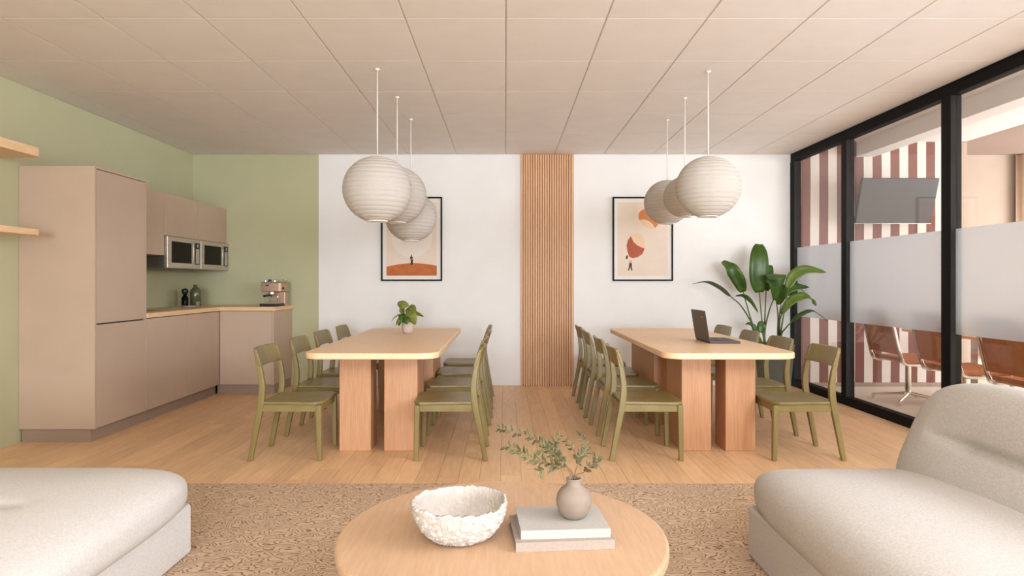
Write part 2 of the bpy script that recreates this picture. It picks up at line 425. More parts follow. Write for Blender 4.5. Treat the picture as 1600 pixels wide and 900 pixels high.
# right wall near the camera, window opening in it
wr = nb(); YP = 3.38
box(wr, XR, XR+.12, YN-.1, YP, -.1, .4); box(wr, XR, XR+.12, YN-.1, YP, 2.6, ZC+.1); box(wr, XR+.05, XR+.12, -.1, 3.2, 1.6, 2.6)
box(wr, XR, XR+.12, YN-.1, -8.3, .4, 2.6); box(wr, XR, XR+.12, -.9, YP, .4, 1.6); box(wr, XR, XR+.12, -.9, -.1, 1.6, 2.6); box(wr, XR, XR+.12, 3.15, YP, 1.6, 2.6)
o = obj('wall_right', wr, 'white_wall'); o['kind'] = 'structure'

# slatted oak panel on the back wall: 22 slats on a backing board
sp = thing('slat_panel', 'narrow floor-to-ceiling panel of vertical oak slats between the two pictures', 'wall panel', (.5045, YB-.02, 0))
obj('backing_board', BX(.186, .823, YB-.014, YB-.002, .0, ZC-.006), 'slat_back', sp)
ns = 22; pitch = (.823-.186)/ns
s0 = obj('slat', BX(.186, .186+pitch*.68, YB-.034, YB-.012, .0, ZC-.006), 'slat', sp, bevel=.002, seg=1)
for i in range(1, ns):
    c = s0.copy(); C.objects.link(c); c.parent = sp; c.location.x = s0.location.x+i*pitch

# ================================================================== GLASS PARTITION
XF0, XF1 = 3.455, 3.54        # frame from room face to meeting-room face
GX = 3.50
muls = [(7.66, 7.764), (6.49, 6.585), (4.965, 5.075), (3.38, 3.49)]
tr = nb(); box(tr, XF0-.0, XF1, 3.38, YB, ZC-.10, ZC-.001)
o = obj('trim_1', tr, 'black_frame', bevel=.003, seg=1); o['kind'] = 'structure'
tr = nb(); box(tr, XF0-.0, XF1, 3.38, YB, -.001, .085)
o = obj('trim_2', tr, 'black_frame', bevel=.003, seg=1); o['kind'] = 'structure'
for i in range(3):
    wroot = struct_empty('window_%d' % (i+1), (GX, (muls[i][0]+muls[i+1][1])/2, 0))
    ya, yb = muls[i+1][1], muls[i][0]
    obj('glass_pane', BX(GX-.005, GX+.005, ya, yb, .085, ZC-.10), 'glass', wroot)
    obj('frosted_film', BX(GX-.0085, GX-.006, ya, yb, .846, 1.664), 'frost', wroot)
for i, (a, b) in enumerate(muls):
    bm = BX(XF0-.004, XF1, a, b, .0855, ZC-.1005)
    fs = list(bm.faces)
    for f in fs:
        if f.calc_center_median().y < a+.001: f.material_index = 1
    o = obj('trim_%d' % (i+3), bm, ['black_frame', 'mullion_face'], bevel=.003, seg=1); o['kind'] = 'structure'

# ================================================================== MEETING ROOM BEYOND THE GLASS
XM = 5.53
o = obj('floor', BX(XF0+.07, 9.2, 2.5, 8.7, -.12, -.002), 'meet_floor'); o['kind'] = 'structure'; o.name = 'floor_2'
o = obj('wall_striped', BX(XR+.041, XM, 7.70, 7.9, 0, 3.0), 'stripes'); o.name = 'wall_meeting_back'; o['kind'] = 'structure'
o = obj('trim_7', BX(XM-.11, XM+.012, 7.684, 7.9, 0, 2.93), 'beige_paint'); o['kind'] = 'structure'
o = obj('baseboard_meeting', BX(XF1+.02, XM-.12, 7.68, 7.70, 0, .045), 'plinth'); o['kind'] = 'structure'
o = obj('ceiling_meeting', BX(XF1+.0, XM, 2.5, 7.9, 2.94, 3.0), 'white_wall'); o['kind'] = 'structure'
o = obj('ceiling_alcove', BX(XM, 9.2, 2.5, 8.7, 2.94, 3.0), 'taupe_paint'); o['kind'] = 'structure'
o = obj('trim_8', BX(4.22, 4.43, 2.5, 7.70, 2.759, 2.945), 'white_wall'); o['kind'] = 'structure'
o = obj('wall_alcove_back', BX(XM-.3, 9.2, 8.5, 8.6, 0, 3.0), 'beige_paint'); o['kind'] = 'structure'
o = obj('wall_alcove_right', BX(9.1, 9.2, 2.5, 8.6, 0, 3.0), 'beige_paint'); o['kind'] = 'structure'
o = obj('wall_meeting_front', BX(XF1+.05, 9.2, 2.4, 2.5, 0, 3.0), 'white_wall'); o['kind'] = 'structure'
# curtain in the alcove
cb = nb(); pts = []
for i in range(61):
    x = 6.72+i*.02; pts.append((x, 8.42+.03*math.sin(i*1.05)))
a = [cb.verts.new((p[0], p[1], .03)) for p in pts]; b = [cb.verts.new((p[0], p[1], 2.93)) for p in pts]
for i in range(60): cb.faces.new((a[i], a[i+1], b[i+1], b[i]))
o = obj('curtain', cb, 'curtain', smooth=True, org=(7.3, 8.42, 0)); sm = o.modifiers.new('s', 'SOLIDIFY'); sm.thickness = .008
tag(o, 'tan pleated curtain on the far wall seen through the nearest glass pane', 'curtain')
# wall screen
tv = thing('wall_television', 'flat grey television tilted down on the maroon striped wall', 'television', (4.52, 7.45, 2.19))
Mt = Matrix.Translation((4.52, 7.40, 2.19)) @ Matrix.Rotation(R(17), 4, 'X')
def mbox(x0, x1, y0, y1, z0, z1, mt):
    bm = nb(); box(bm, x0, x1, y0, y1, z0, z1, mat=mt); return bm
obj('screen_housing', mbox(-.44, .44, -.012, .03, -.262, .262, Mt), 'black_plastic', tv, bevel=.004)
obj('screen', mbox(-.436, .436, -.0145, -.0121, -.258, .258, Mt), 'screen', tv)
obj('bezel', mbox(-.441, .441, -.016, -.012, -.266, -.259, Mt), 'chrome', tv)
obj('wall_bracket', BX(4.42, 4.62, 7.42, 7.70, 2.10, 2.28), 'black_plastic', tv)
# conference chairs
def conf_chair(label, loc, rz, first=[None]):
    g = 'cognac leather chairs in the meeting room'
    if first[0]:
        r = first[0].copy(); C.objects.link(r); r.location = loc; r.rotation_euler = (0, 0, rz); r['label'] = label
        for ch in first[0].children:
            c = ch.copy(); C.objects.link(c); c.parent = r
        return r
    t = thing('conference_chair', label, 'chair', (0, 0, 0), g)
    sb = nb()
    prism(sb, [(-.22, .45), (-.17, .425), (.2, .425), (.25, .44), (.25, .475), (.2, .485), (-.17, .475), (-.22, .49)], -.24, .24, 'y')
    obj('seat', sb, 'leather', t, bevel=.01)
    bb = nb()
    prism(bb, [(-.245, .515), (-.22, .515), (-.26, .72), (-.31, .98), (-.345, .98), (-.29, .70)], -.24, .24, 'y')
    obj('backrest', bb, 'leather', t, bevel=.008)
    for s in (-1, 1):
        fb = nb(); y = s*.262
        bar(fb, [(-.345, y, 1.0), (-.31, y, .80), (-.265, y, .60), (-.235, y, .48), (-.215, y, .435), (-.17, y, .415), (0, y, .41), (.2, y, .42), (.25, y, .45)], .026, .026)
        obj('side_frame', fb, 'chrome', t, bevel=.004)
    cb = nb(); tube(cb, [(0, 0, .10), (0, 0, .42)], .028, 12); box(cb, -.03, .03, -.25, .25, .395, .412)
    obj('column', cb, 'chrome', t, smooth=False)
    for k in range(4):
        a = R(45+90*k); lb = nb()
        tube(lb, [(0, 0, .09), (.33*math.cos(a), .33*math.sin(a), .045)], [.02, .012], 8)
        tube(lb, [(.33*math.cos(a), .33*math.sin(a), .0), (.33*math.cos(a), .33*math.sin(a), .05)], .016, 8)
        obj('leg', lb, 'chrome', t)
    t.location = loc; t.rotation_euler = (0, 0, rz); first[0] = t
    return t
cl = ['farthest cognac leather chair with its back to the glass, behind the middle pane',
      'cognac leather chair half hidden by the mullion between middle and nearest panes',
      'cognac leather chair with its back to the nearest glass pane, behind the sofa top',
      'cognac leather chair cut off by the right edge of the photo behind the glass']
for i, y in enumerate((6.71, 5.87, 5.03, 4.2)): conf_chair(cl[i], (4.22, y, 0), R(0))
cl = ['far cognac chair on the other side of the meeting table, facing the glass',
      'middle cognac chair on the other side of the meeting table, facing the glass',
      'near cognac chair on the other side of the meeting table, facing the glass']
for i, y in enumerate((6.75, 5.95, 5.15)): conf_chair(cl[i], (5.35, y, 0), R(180))
mt_ = thing('meeting_table', 'pale meeting table between the cognac chairs, mostly hidden by frosted film', 'table', (4.8, 5.4, 0))
tb = nb(); prism(tb, rrect(4.42, 5.18, 3.9, 7.2, .08), .705, .735); obj('tabletop', tb, 'oak_y', mt_, bevel=.004)
for y in (4.6, 6.5):
    lb = nb(); box(lb, 4.76, 4.84, y-.05, y+.05, .02, .705); box(lb, 4.6, 5.0, y-.06, y+.06, 0, .02); obj('leg', lb, 'chrome', mt_)

# ================================================================== KITCHEN
KX = -3.197        # front plane of the base units
def carcass(name, bm, parent, axis=0):
    for f in bm.faces:
        f.normal_update()
        if abs(f.normal[axis]) > .9 and (f.normal[axis] > 0) == (axis == 0): f.material_index = 1
    return obj(name, bm, ['cab', 'gap'], parent)
def handleless_door(name, parent, y0, y1, z0, z1, xf, th=.019):
    return obj(name, BX(xf-th, xf, y0+.003, y1-.003, z0+.003, z1-.003), 'cab', parent, bevel=.0015, seg=1)
t = thing('tall_cabinet', 'tall taupe handleless cupboard at the near end of the kitchen', 'cabinet', (-3.49, 5.34, 0))
cb = nb(); box(cb, XL+.002, KX-.022, 5.0, 5.68, .105, 2.136)

carcass('carcass', cb, t)
obj('side_panel', BX(XL+.002, KX, 4.979, 5.0005, .105, 2.156), 'cab', t, bevel=.001, seg=1)
obj('side_panel', BX(XL+.002, KX, 5.683, 5.699, .105, 2.1385), 'cab', t, bevel=.001, seg=1)
obj('top_panel', BX(XL+.002, KX, 5.001, 5.699, 2.139, 2.156), 'cab', t, bevel=.001, seg=1)
handleless_door('door', t, 5.002, 5.681, .105, .918, KX-.001); handleless_door('door', t, 5.002, 5.681, .924, 2.137, KX-.001)
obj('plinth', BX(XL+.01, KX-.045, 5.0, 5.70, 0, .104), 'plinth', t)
for (ya, yb, lb_) in ((5.70, 6.43, 'taupe base cupboard next to the tall cabinet, under the steel hob'), (6.43, 7.15, 'taupe base cupboard under the worktop at the corner, by the bottles')):
    t = thing('base_cabinet', lb_, 'cabinet', (-3.49, (ya+yb)/2, 0), 'taupe base cupboards')
    carcass('carcass', BX(XL+.002, KX-.021, ya+.001, yb-.001, .105, .928), t)
    handleless_door('door', t, ya, yb, .105, .926, KX)
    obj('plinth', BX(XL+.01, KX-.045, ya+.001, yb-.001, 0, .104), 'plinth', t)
t = thing('base_cabinet', 'taupe return cupboard on the back wall, under the coffee machine', 'cabinet', (-3.0, 7.45, 0), 'taupe base cupboards')
carcass('carcass', BX(XL+.002, -2.612, 7.172, YB-.001, .105, .928), t, 1)
obj('door', BX(KX+.003, -2.612, 7.152, 7.170, .107, .926), 'cab', t, bevel=.0015, seg=1)
obj('end_panel', BX(-2.610, -2.590, 7.150, YB-.001, .105, .928), 'cab', t, bevel=.0015, seg=1)
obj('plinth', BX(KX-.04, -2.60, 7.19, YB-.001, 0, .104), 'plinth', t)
wt = nb()
prism(wt, [(XL+.001, 5.702), (KX+.012, 5.702), (KX+.012, 7.135), (-2.565, 7.135), (-2.565, YB-.001), (XL+.001, YB-.001)], .93, .975)
tag(obj('worktop', wt, 'oak_y', org=(-3.4, 6.6, .93), bevel=.003, seg=1), 'L-shaped oak worktop along the kitchen corner', 'worktop')
# wall units
WX = -3.385
wall_units = ((5.70, 6.35, 1.514, 'taupe wall cupboard hanging lower, beside the tall cabinet'), (6.35, 7.05, 1.715, 'taupe wall cupboard above the left microwave'), (7.05, YB-.002, 1.715, 'taupe wall cupboard in the corner above the right microwave'))
for (ya, yb, zb, lb_) in wall_units:
    t = thing('wall_cabinet', lb_, 'cabinet', (-3.6, (ya+yb)/2, zb), 'taupe wall cupboards')
    carcass('carcass', BX(XL+.002, WX-.02, ya+.001, yb-.001, zb, 2.14), t)
    handleless_door('door', t, ya, yb, zb, 2.14, WX)
for (ya, yb, lb_) in ((6.352, 7.048, 'left stainless steel microwave with black door window'), (7.052, YB-.006, 'right stainless steel microwave next to the green back wall')):
    t = thing('microwave', lb_, 'microwave', (-3.6, (ya+yb)/2, 1.392), 'built-in microwaves')
    xf = WX+.03; w_ = yb-ya
    obj('casing', BX(XL+.003, xf-.03, ya, yb, 1.395, 1.712), 'dark_steel', t, bevel=.004)
    obj('front_frame', BX(xf-.03, xf, ya, yb, 1.392, 1.712), 'steel', t, bevel=.006)
    obj('door_window', BX(xf, xf+.004, ya+.08, ya+w_*.69, 1.448, 1.664), 'black_glass', t, bevel=.001, seg=1)
    hb = nb(); tube(hb, [(xf, ya+w_*.73, 1.455), (xf+.012, ya+w_*.73, 1.462), (xf+.012, ya+w_*.73, 1.652), (xf, ya+w_*.73, 1.659)], .005, 8)
    obj('handle', hb, 'steel', t, smooth=True)
    cp = obj('control_panel', BX(xf, xf+.004, ya+w_*.80, ya+w_*.95, 1.44, 1.675), 'black_plastic', t)
    obj('key_strip', BX(xf+.004, xf+.007, ya+w_*.825, ya+w_*.925, 1.45, 1.61), 'steel', cp)
    for z in (1.635, 1.652):
        kb = nb(); tube(kb, [(xf+.004, ya+w_*.875, z), (xf+.012, ya+w_*.875, z)], .006, 10); obj('button', kb, 'ivory', cp)
# hob / sink plate
t = thing('sink', 'flat steel sink set in the worktop beside the tall cabinet', 'sink', (-3.45, 6.05, .976))
obj('rim', BX(-3.68, -3.26, 5.74, 6.32, .9755, .979), 'steel', t, bevel=.001, seg=1)
obj('basin', BX(-3.64, -3.36, 5.80, 6.16, .9791, .9805), 'dark_steel', t)
obj('drain', (lambda b: (lathe(b, [(0, 0), (.03, 0), (.03, .002), (0, .002)], (-3.5, 5.98, .9806), 16), b)[1])(nb()), 'chrome', t)
# black bottle / grinder
def G(prof, c, n=24, close=True):
    b = nb(); lathe(b, prof, c, n, close); return b
c = P(289, 479, 7.2); c = Vector((c.x, 7.2, .9755))
t = thing('dispenser_bottle', 'small black pump bottle on the worktop beside the green vase', 'bottle', c)
obj('body', G([(0, 0), (.034, 0), (.036, .01), (.036, .10), (.02, .125), (.018, .135), (0, .135)], c), 'black_glass', t, smooth=True)
obj('cap', G([(0, .134), (.022, .134), (.03, .15), (.036, .17), (.034, .19), (.02, .202), (0, .205)], c), 'black_plastic', t, smooth=True)
bm = nb(); tube(bm, [c+Vector((0, 0, .178)), c+Vector((.02, -.05, .178))], .008, 8); obj('spout', bm, 'chrome', t, smooth=True)
c = Vector(((305.5-790)/1000*7.3, 7.3, .9755))
t = thing('glass_bottle_vase', 'dark green glass bottle vase in the kitchen corner', 'vase', c)
obj('body', G([(0, 0), (.05, 0), (.058, .008), (.058, .15), (.052, .185), (.035, .208), (.024, .215), (.022, .222), (0, .222)], c, 32), 'green_glass', t, smooth=True)
obj('neck', G([(.022, .218), (.022, .235), (.026, .24), (.026, .248), (.016, .248), (.016, .222)], c, 24, False), 'green_glass', t, smooth=True)
c = Vector(((296-790)/1000*7.14, 7.14, .9755))
tag(obj('soap_dish', G([(0, 0), (.04, 0), (.075, .008), (.08, .012), (.07, .012), (.04, .006), (0, .006)], c, 24), 'ivory', org=c, smooth=True), 'small pale dish lying in front of the black bottle', 'dish')
tag(obj('salt_pot', G([(0, 0), (.024, 0), (.026, .05), (.02, .056), (0, .056)], (c.x+.035, 7.255, .9755), 20), 'taupe', org=(c.x+.035, 7.255, .9755), smooth=True), 'tiny grey pot between the black bottle and the green vase', 'pot')
# espresso machine
t = thing('espresso_machine', 'small champagne metal espresso machine on the worktop end', 'coffee machine', (-2.685, 7.45, .9755))
xa, xb, ya, yb = -2.79, -2.575, 7.29, 7.60; z0 = .9755
obj('drip_tray', BX(xa-.01, xb-.004, ya-.01, yb-.12, z0, z0+.032), 'black_plastic', t, bevel=.004)
obj('tray_grille', BX(xa-.005, xb-.01, ya-.006, yb-.13, z0+.0322, z0+.038), 'steel', t)
obj('back_column', BX(xa+.035, xb, yb-.13, yb, z0+.0, z0+.165), 'coffee_body', t, bevel=.006)
obj('head', BX(xa+.004, xb, ya+.0, yb, z0+.166, z0+.272), 'coffee_body', t, bevel=.008)
obj('side_panel', BX(xb+.0, xb+.006, ya+.03, yb-.01, z0+.17, z0+.268), 'coffee_body', t, bevel=.002)
obj('top_plate', BX(xa-.004, xb+.008, ya-.005, yb+.004, z0+.2725, z0+.279), 'steel', t, bevel=.002)
obj('badge', BX(xa+.055, xa+.095, ya-.003, ya, z0+.232, z0+.246), 'black_plastic', t)
bm = nb(); tube(bm, [(-2.69, ya+.07, z0+.135), (-2.69, ya+.07, z0+.168)], .028, 16); obj('brew_group', bm, 'chrome', t)
bm = nb(); tube(bm, [(-2.69, ya+.07, z0+.125), (-2.69, ya+.07, z0+.137)], .03, 16); tube(bm, [(-2.69, ya+.06, z0+.13), (-2.725, ya-.07, z0+.118)], [.01, .014], 10); tube(bm, [(-2.69, ya+.06, z0+.105), (-2.69, ya+.06, z0+.126)], .007, 8)
obj('portafilter', bm, 'black_plastic', t)
bm = nb(); tube(bm, [(-2.60, ya+.05, z0+.168), (-2.598, ya+.02, z0+.15), (-2.60, ya+.0, z0+.06)], .005, 8); obj('steam_wand', bm, 'chrome', t, smooth=True)
for x, h, mname in ((-2.76, .016, 'chrome'), (-2.715, .028, 'black_plastic'), (-2.655, .016, 'chrome')):
    bm = nb(); tube(bm, [(x, ya+.08, z0+.279), (x, ya+.08, z0+.279+h)], .018, 14); obj('knob', bm, mname, t)
bm = nb(); tube(bm, [(-2.63, ya+.03, z0+.279), (-2.63, ya+.03, z0+.31), (-2.59, ya+.03, z0+.31), (-2.59, ya+.03, z0+.279)], .004, 6)
tube(bm, [(-2.63, yb-.03, z0+.279), (-2.63, yb-.03, z0+.31), (-2.59, yb-.03, z0+.31), (-2.59, yb-.03, z0+.279)], .004, 6); obj('cup_rail', bm, 'chrome', t, smooth=True)
bm = nb(); tube(bm, [(xb+.006, ya+.09, z0+.205), (xb+.02, ya+.09, z0+.205)], .012, 12); obj('knob', bm, 'black_plastic', t)

# open shelves on the left wall
for z0_, z1_, lb_ in ((2.172, 2.238, 'upper oak wall shelf with a rounded corner at the left edge'), (1.594, 1.639, 'lower oak wall shelf in front of the tall cabinet')):
    bm = nb(); prism(bm, rrect(XL+.001, -3.43, 2.6, 4.74, [.05, .001, .001, .05]), z0_, z1_)
    tag(obj('wall_shelf', bm, 'oak_y', org=(XL+.18, 3.7, z0_), bevel=.002, seg=1), lb_, 'shelf', 'oak shelves on the left wall')

# ================================================================== PICTURES
def disc(bm, cx, cz, rx, rz, y, n=40, a0=0, a1=360, clip=None):
    vs = []
    for i in range(n):
        a = R(a0+(a1-a0)*i/(n if a1-a0 == 360 else n-1)); x, z = cx+rx*math.cos(a), cz+rz*math.sin(a)
        vs.append((x, z))
    poly(bm, vs, y)
def poly(bm, pts, y, th=.0006):
    a = [bm.verts.new((p[0], y, p[1])) for p in pts]; bm.faces.new(a)
def picture(label, x0, x1, z0, z1):
    t = thing('framed_print', label, 'picture', ((x0+x1)/2, YB-.002, (z0+z1)/2), 'framed prints on the back wall')
    fb = nb(); f = .017
    box(fb, x0, x1, YB-.03, YB-.001, z0, z0+f); box(fb, x0, x1, YB-.03, YB-.001, z1-f, z1)
    box(fb, x0, x0+f, YB-.03, YB-.001, z0+f, z1-f); box(fb, x1-f, x1, YB-.03, YB-.001, z0+f, z1-f)
    obj('frame', fb, 'black_frame', t)
    obj('mat_board', BX(x0+f, x1-f, YB-.014, YB-.002, z0+f, z1-f), 'mat_board', t)
    m_ = .047+f
    pr = obj('print', BX(x0+m_, x1-m_, YB-.016, YB-.0141, z0+m_, z1-m_), 'art_bg', t)
    return t, pr
def PX(X, Y, D=YB-.02):
    v = P(X, Y, D); return (v.x, v.z)
def zpt(zx, zy, ox, oy, s): return PX(ox+zx/s, oy+zy/s)
t, pr = picture('black-framed print of a small figure on a rust hill under a pale disc', -1.506, -.768, 1.266, 2.282)
q = lambda a, b: zpt(a, b, 590, 300, 6.207)
def flat(name, polys, mat, parent, y):
    bm = nb()
    for p in polys: poly(bm, p, y)
    return obj(name, bm, mat, parent)
Y1, Y2, Y3, Y4 = YB-.0166, YB-.0171, YB-.0176, YB-.0181
cx, cz = q(330, 435); rr = (q(530, 435)[0]-cx)
flat('pale_disc', [[(cx+rr*math.cos(a*math.pi/24), cz+rr*math.sin(a*math.pi/24)) for a in range(48)]], 'pale_ink', pr, Y1)
x0_, x1_ = -1.506+.064, -.768-.064; zb_ = 1.266+.064
hill = [(x0_, zb_), (x1_, zb_)]+[(x1_-(x1_-x0_)*i/20, zb_+.10+.055*math.sin(math.pi*(.13+.80*i/20))-.004) for i in range(21)]
flat('hill', [hill], 'rust', pr, Y2)
flat('figure', [[q(318, 705), q(322, 665), q(312, 640), q(316, 628), q(340, 628), q(344, 650), q(341, 705)], [q(322, 628), q(325, 606), q(331, 606), q(334, 628)]], 'dark_ink', pr, Y3)
flat('figure_arms', [[q(315, 640), q(311, 655), q(320, 662), q(322, 648)], [q(330, 648), q(345, 640), q(344, 652), q(332, 660)]], 'skin_ink', pr, Y4)
t, pr = picture('black-framed print of rust balloon shapes and a small walking figure', 1.296, 2.025, 1.266, 2.282)
q = lambda a, b: zpt(a, b, 950, 300, 6.207)
def smooth(pts, n=6, closed=True):
    v = [Vector((p[0], p[1], 0)) for p in pts]
    if closed: v = v+[v[0]]
    return [(a.x, a.y) for a in catmull(v, n)][:-1]
flat('pale_shape', [smooth([q(305, 275), q(345, 268), q(390, 290), q(430, 340), q(448, 358), q(400, 352), q(340, 322)])], 'peach_ink', pr, Y1)
flat('orange_shape', [[q(295, 240), q(300, 205), q(330, 175), q(370, 162), q(430, 175), q(450, 220), q(520, 290), q(500, 300), q(458, 350), q(430, 310), q(395, 280), q(350, 264), q(303, 272)]], 'orange_ink', pr, Y2)
flat('balloon_light', [smooth([q(222, 425), q(260, 402), q(310, 405), q(345, 450), q(357, 545), q(300, 530), q(240, 470)])], 'peach_ink', pr, Y1)
flat('balloon_dark', [[q(222, 428), q(195, 465), q(180, 520), q(190, 580), q(208, 630), q(240, 642), q(290, 632), q(335, 600), q(356, 548), q(325, 538), q(280, 515), q(245, 480)]], 'brick_ink', pr, Y2)
flat('figure', [[q(192, 762), q(205, 725), q(205, 690), q(232, 690), q(230, 720), q(238, 762), q(226, 762), q(217, 728), q(204, 762)], ], 'dark_ink', pr, Y3)
flat('bird', [[q(172, 648), q(175, 625), q(188, 612), q(194, 620), q(192, 648), q(182, 650)]], 'dark_ink', pr, Y3)
flat('figure_skin', [[q(208, 662), q(228, 664), q(230, 690), q(207, 690)]], 'skin_ink', pr, Y3)

# ================================================================== PENDANT LAMPS
def pendant(label, X, D, zc, r, dx=0, sq=.97):
    x = (X-790)/F*D
    t = thing('paper_pendant_lamp', label, 'pendant lamp', (x, D, ZC-.006), 'white paper globe lamps')
    obj('canopy', G([(0, 0), (.017, 0), (.017, -.008), (.009, -.012), (0, -.012)], (x, D, ZC-.006), 20), 'ivory', t, smooth=True)
    cb = nb(); tube(cb, [(x, D, ZC-.01), (x, D, zc+r*sq-.01)], .0045 if r > .2 else .004, 8); obj('cord', cb, 'ivory', t, smooth=True)
    ss = nb(); prof = []; nr = 17
    t0, t1 = R(10), R(163)
    for i in range(nr*6+1):
        th = t0+(t1-t0)*i/(nr*6); ph = (i % 6)/6
        rr = r*(.985+.015*math.sin(math.pi*ph))
        prof.append((rr*math.sin(th), rr*math.cos(th)*sq))
    lathe(ss, prof, (x, D, zc), 64, False)
    # faint facets of the paper gores
    for v in ss.verts:
        dx_, dy_ = v.co.x-x, v.co.y-D; a = math.atan2(dy_, dx_); k = 1-.008*abs(math.cos(a*5.0))**6
        v.co.x = x+dx_*k; v.co.y = D+dy_*k
    sh = obj('shade', ss, 'paper', t, smooth=True)
    rb = nb()
    for i in range(nr+1):
        th = t0+(t1-t0)*i/nr; rr = r*.988
        n = 48; rad = rr*math.sin(th); z = zc+rr*math.cos(th)*sq; w_ = .0016
        pr_ = [(rad-w_, z-w_), (rad+w_, z-w_), (rad+w_, z+w_), (rad-w_, z+w_)]
        rings = [[rb.verts.new((x+p[0]*math.cos(2*math.pi*k/n), D+p[0]*math.sin(2*math.pi*k/n), p[1])) for k in range(n)] for p in pr_]
        for a_, b_ in zip(rings, rings[1:]+rings[:1]):
            for k in range(n): rb.faces.new((a_[k], a_[(k+1) % n], b_[(k+1) % n], b_[k]))
    obj('wire_ribs', rb, 'rib', sh)
    rg = nb(); z = zc+r*math.cos(t1)*sq; rad = r*math.sin(t1)
    lathe(rg, [(rad-.004, z-.004), (rad+.003, z-.004), (rad+.003, z+.004), (rad-.004, z+.004), (rad-.004, z-.004)], (x, D, 0), 40, False)
    obj('rim_ring', rg, 'ivory', sh)
    bb = nb(); tube(bb, [(x, D, zc+r*sq-.02), (x, D, zc+.04)], .018, 12); obj('socket', bb, 'ivory', t)
    bb = nb(); lathe(bb, [(0, .045), (.02, .04), (.03, .01), (.03, -.01), (.02, -.03), (0, -.035)], (x, D, zc), 16, False); obj('bulb', bb, 'ivory', t, smooth=True)
pendant('nearest and largest paper globe over the left table', 589.5, 4.64, 1.922, .248)
pendant('middle paper globe over the left table', 620.5, 5.34, 1.975, .245)
pendant('farthest, lowest paper globe over the left table, in front of the hill print', 642, 6.07, 1.872, .245)
pendant('nearest and largest paper globe over the right table', 1106.5, 4.69, 1.946, .233)
pendant('middle paper globe over the right table, mostly behind the nearest one', 1070, 5.37, 1.965, .178)
pendant('farthest paper globe over the right table, in front of the balloon print', 1042.5, 6.09, 2.010, .218)

# ================================================================== DINING TABLES
TZ, TT = .765, .044
def dining_table(label, x0, x1, legs):
    t = thing('dining_table', label, 'table', ((x0+x1)/2, 5.575, 0), 'oak dining tables')
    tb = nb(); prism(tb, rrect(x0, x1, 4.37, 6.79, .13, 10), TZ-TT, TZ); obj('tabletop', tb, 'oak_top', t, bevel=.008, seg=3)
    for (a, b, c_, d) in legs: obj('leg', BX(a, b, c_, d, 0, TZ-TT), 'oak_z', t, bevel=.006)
dining_table('left oak dining table with slab legs, holding the small potted plant', -1.40, -.465,
             [(-1.231, -.997, 4.735, 4.95), (-.90, -.652, 4.735, 5.10), (-1.231, -.997, 6.2, 6.42), (-.90, -.652, 5.75, 6.42)])
dining_table('right oak dining table with slab legs, holding the laptop', 1.09, 2.02,
             [(1.302, 1.522, 4.735, 5.18), (1.627, 1.85, 4.735, 4.975), (1.302, 1.522, 5.62, 6.62), (1.627, 1.85, 6.2, 6.42)])

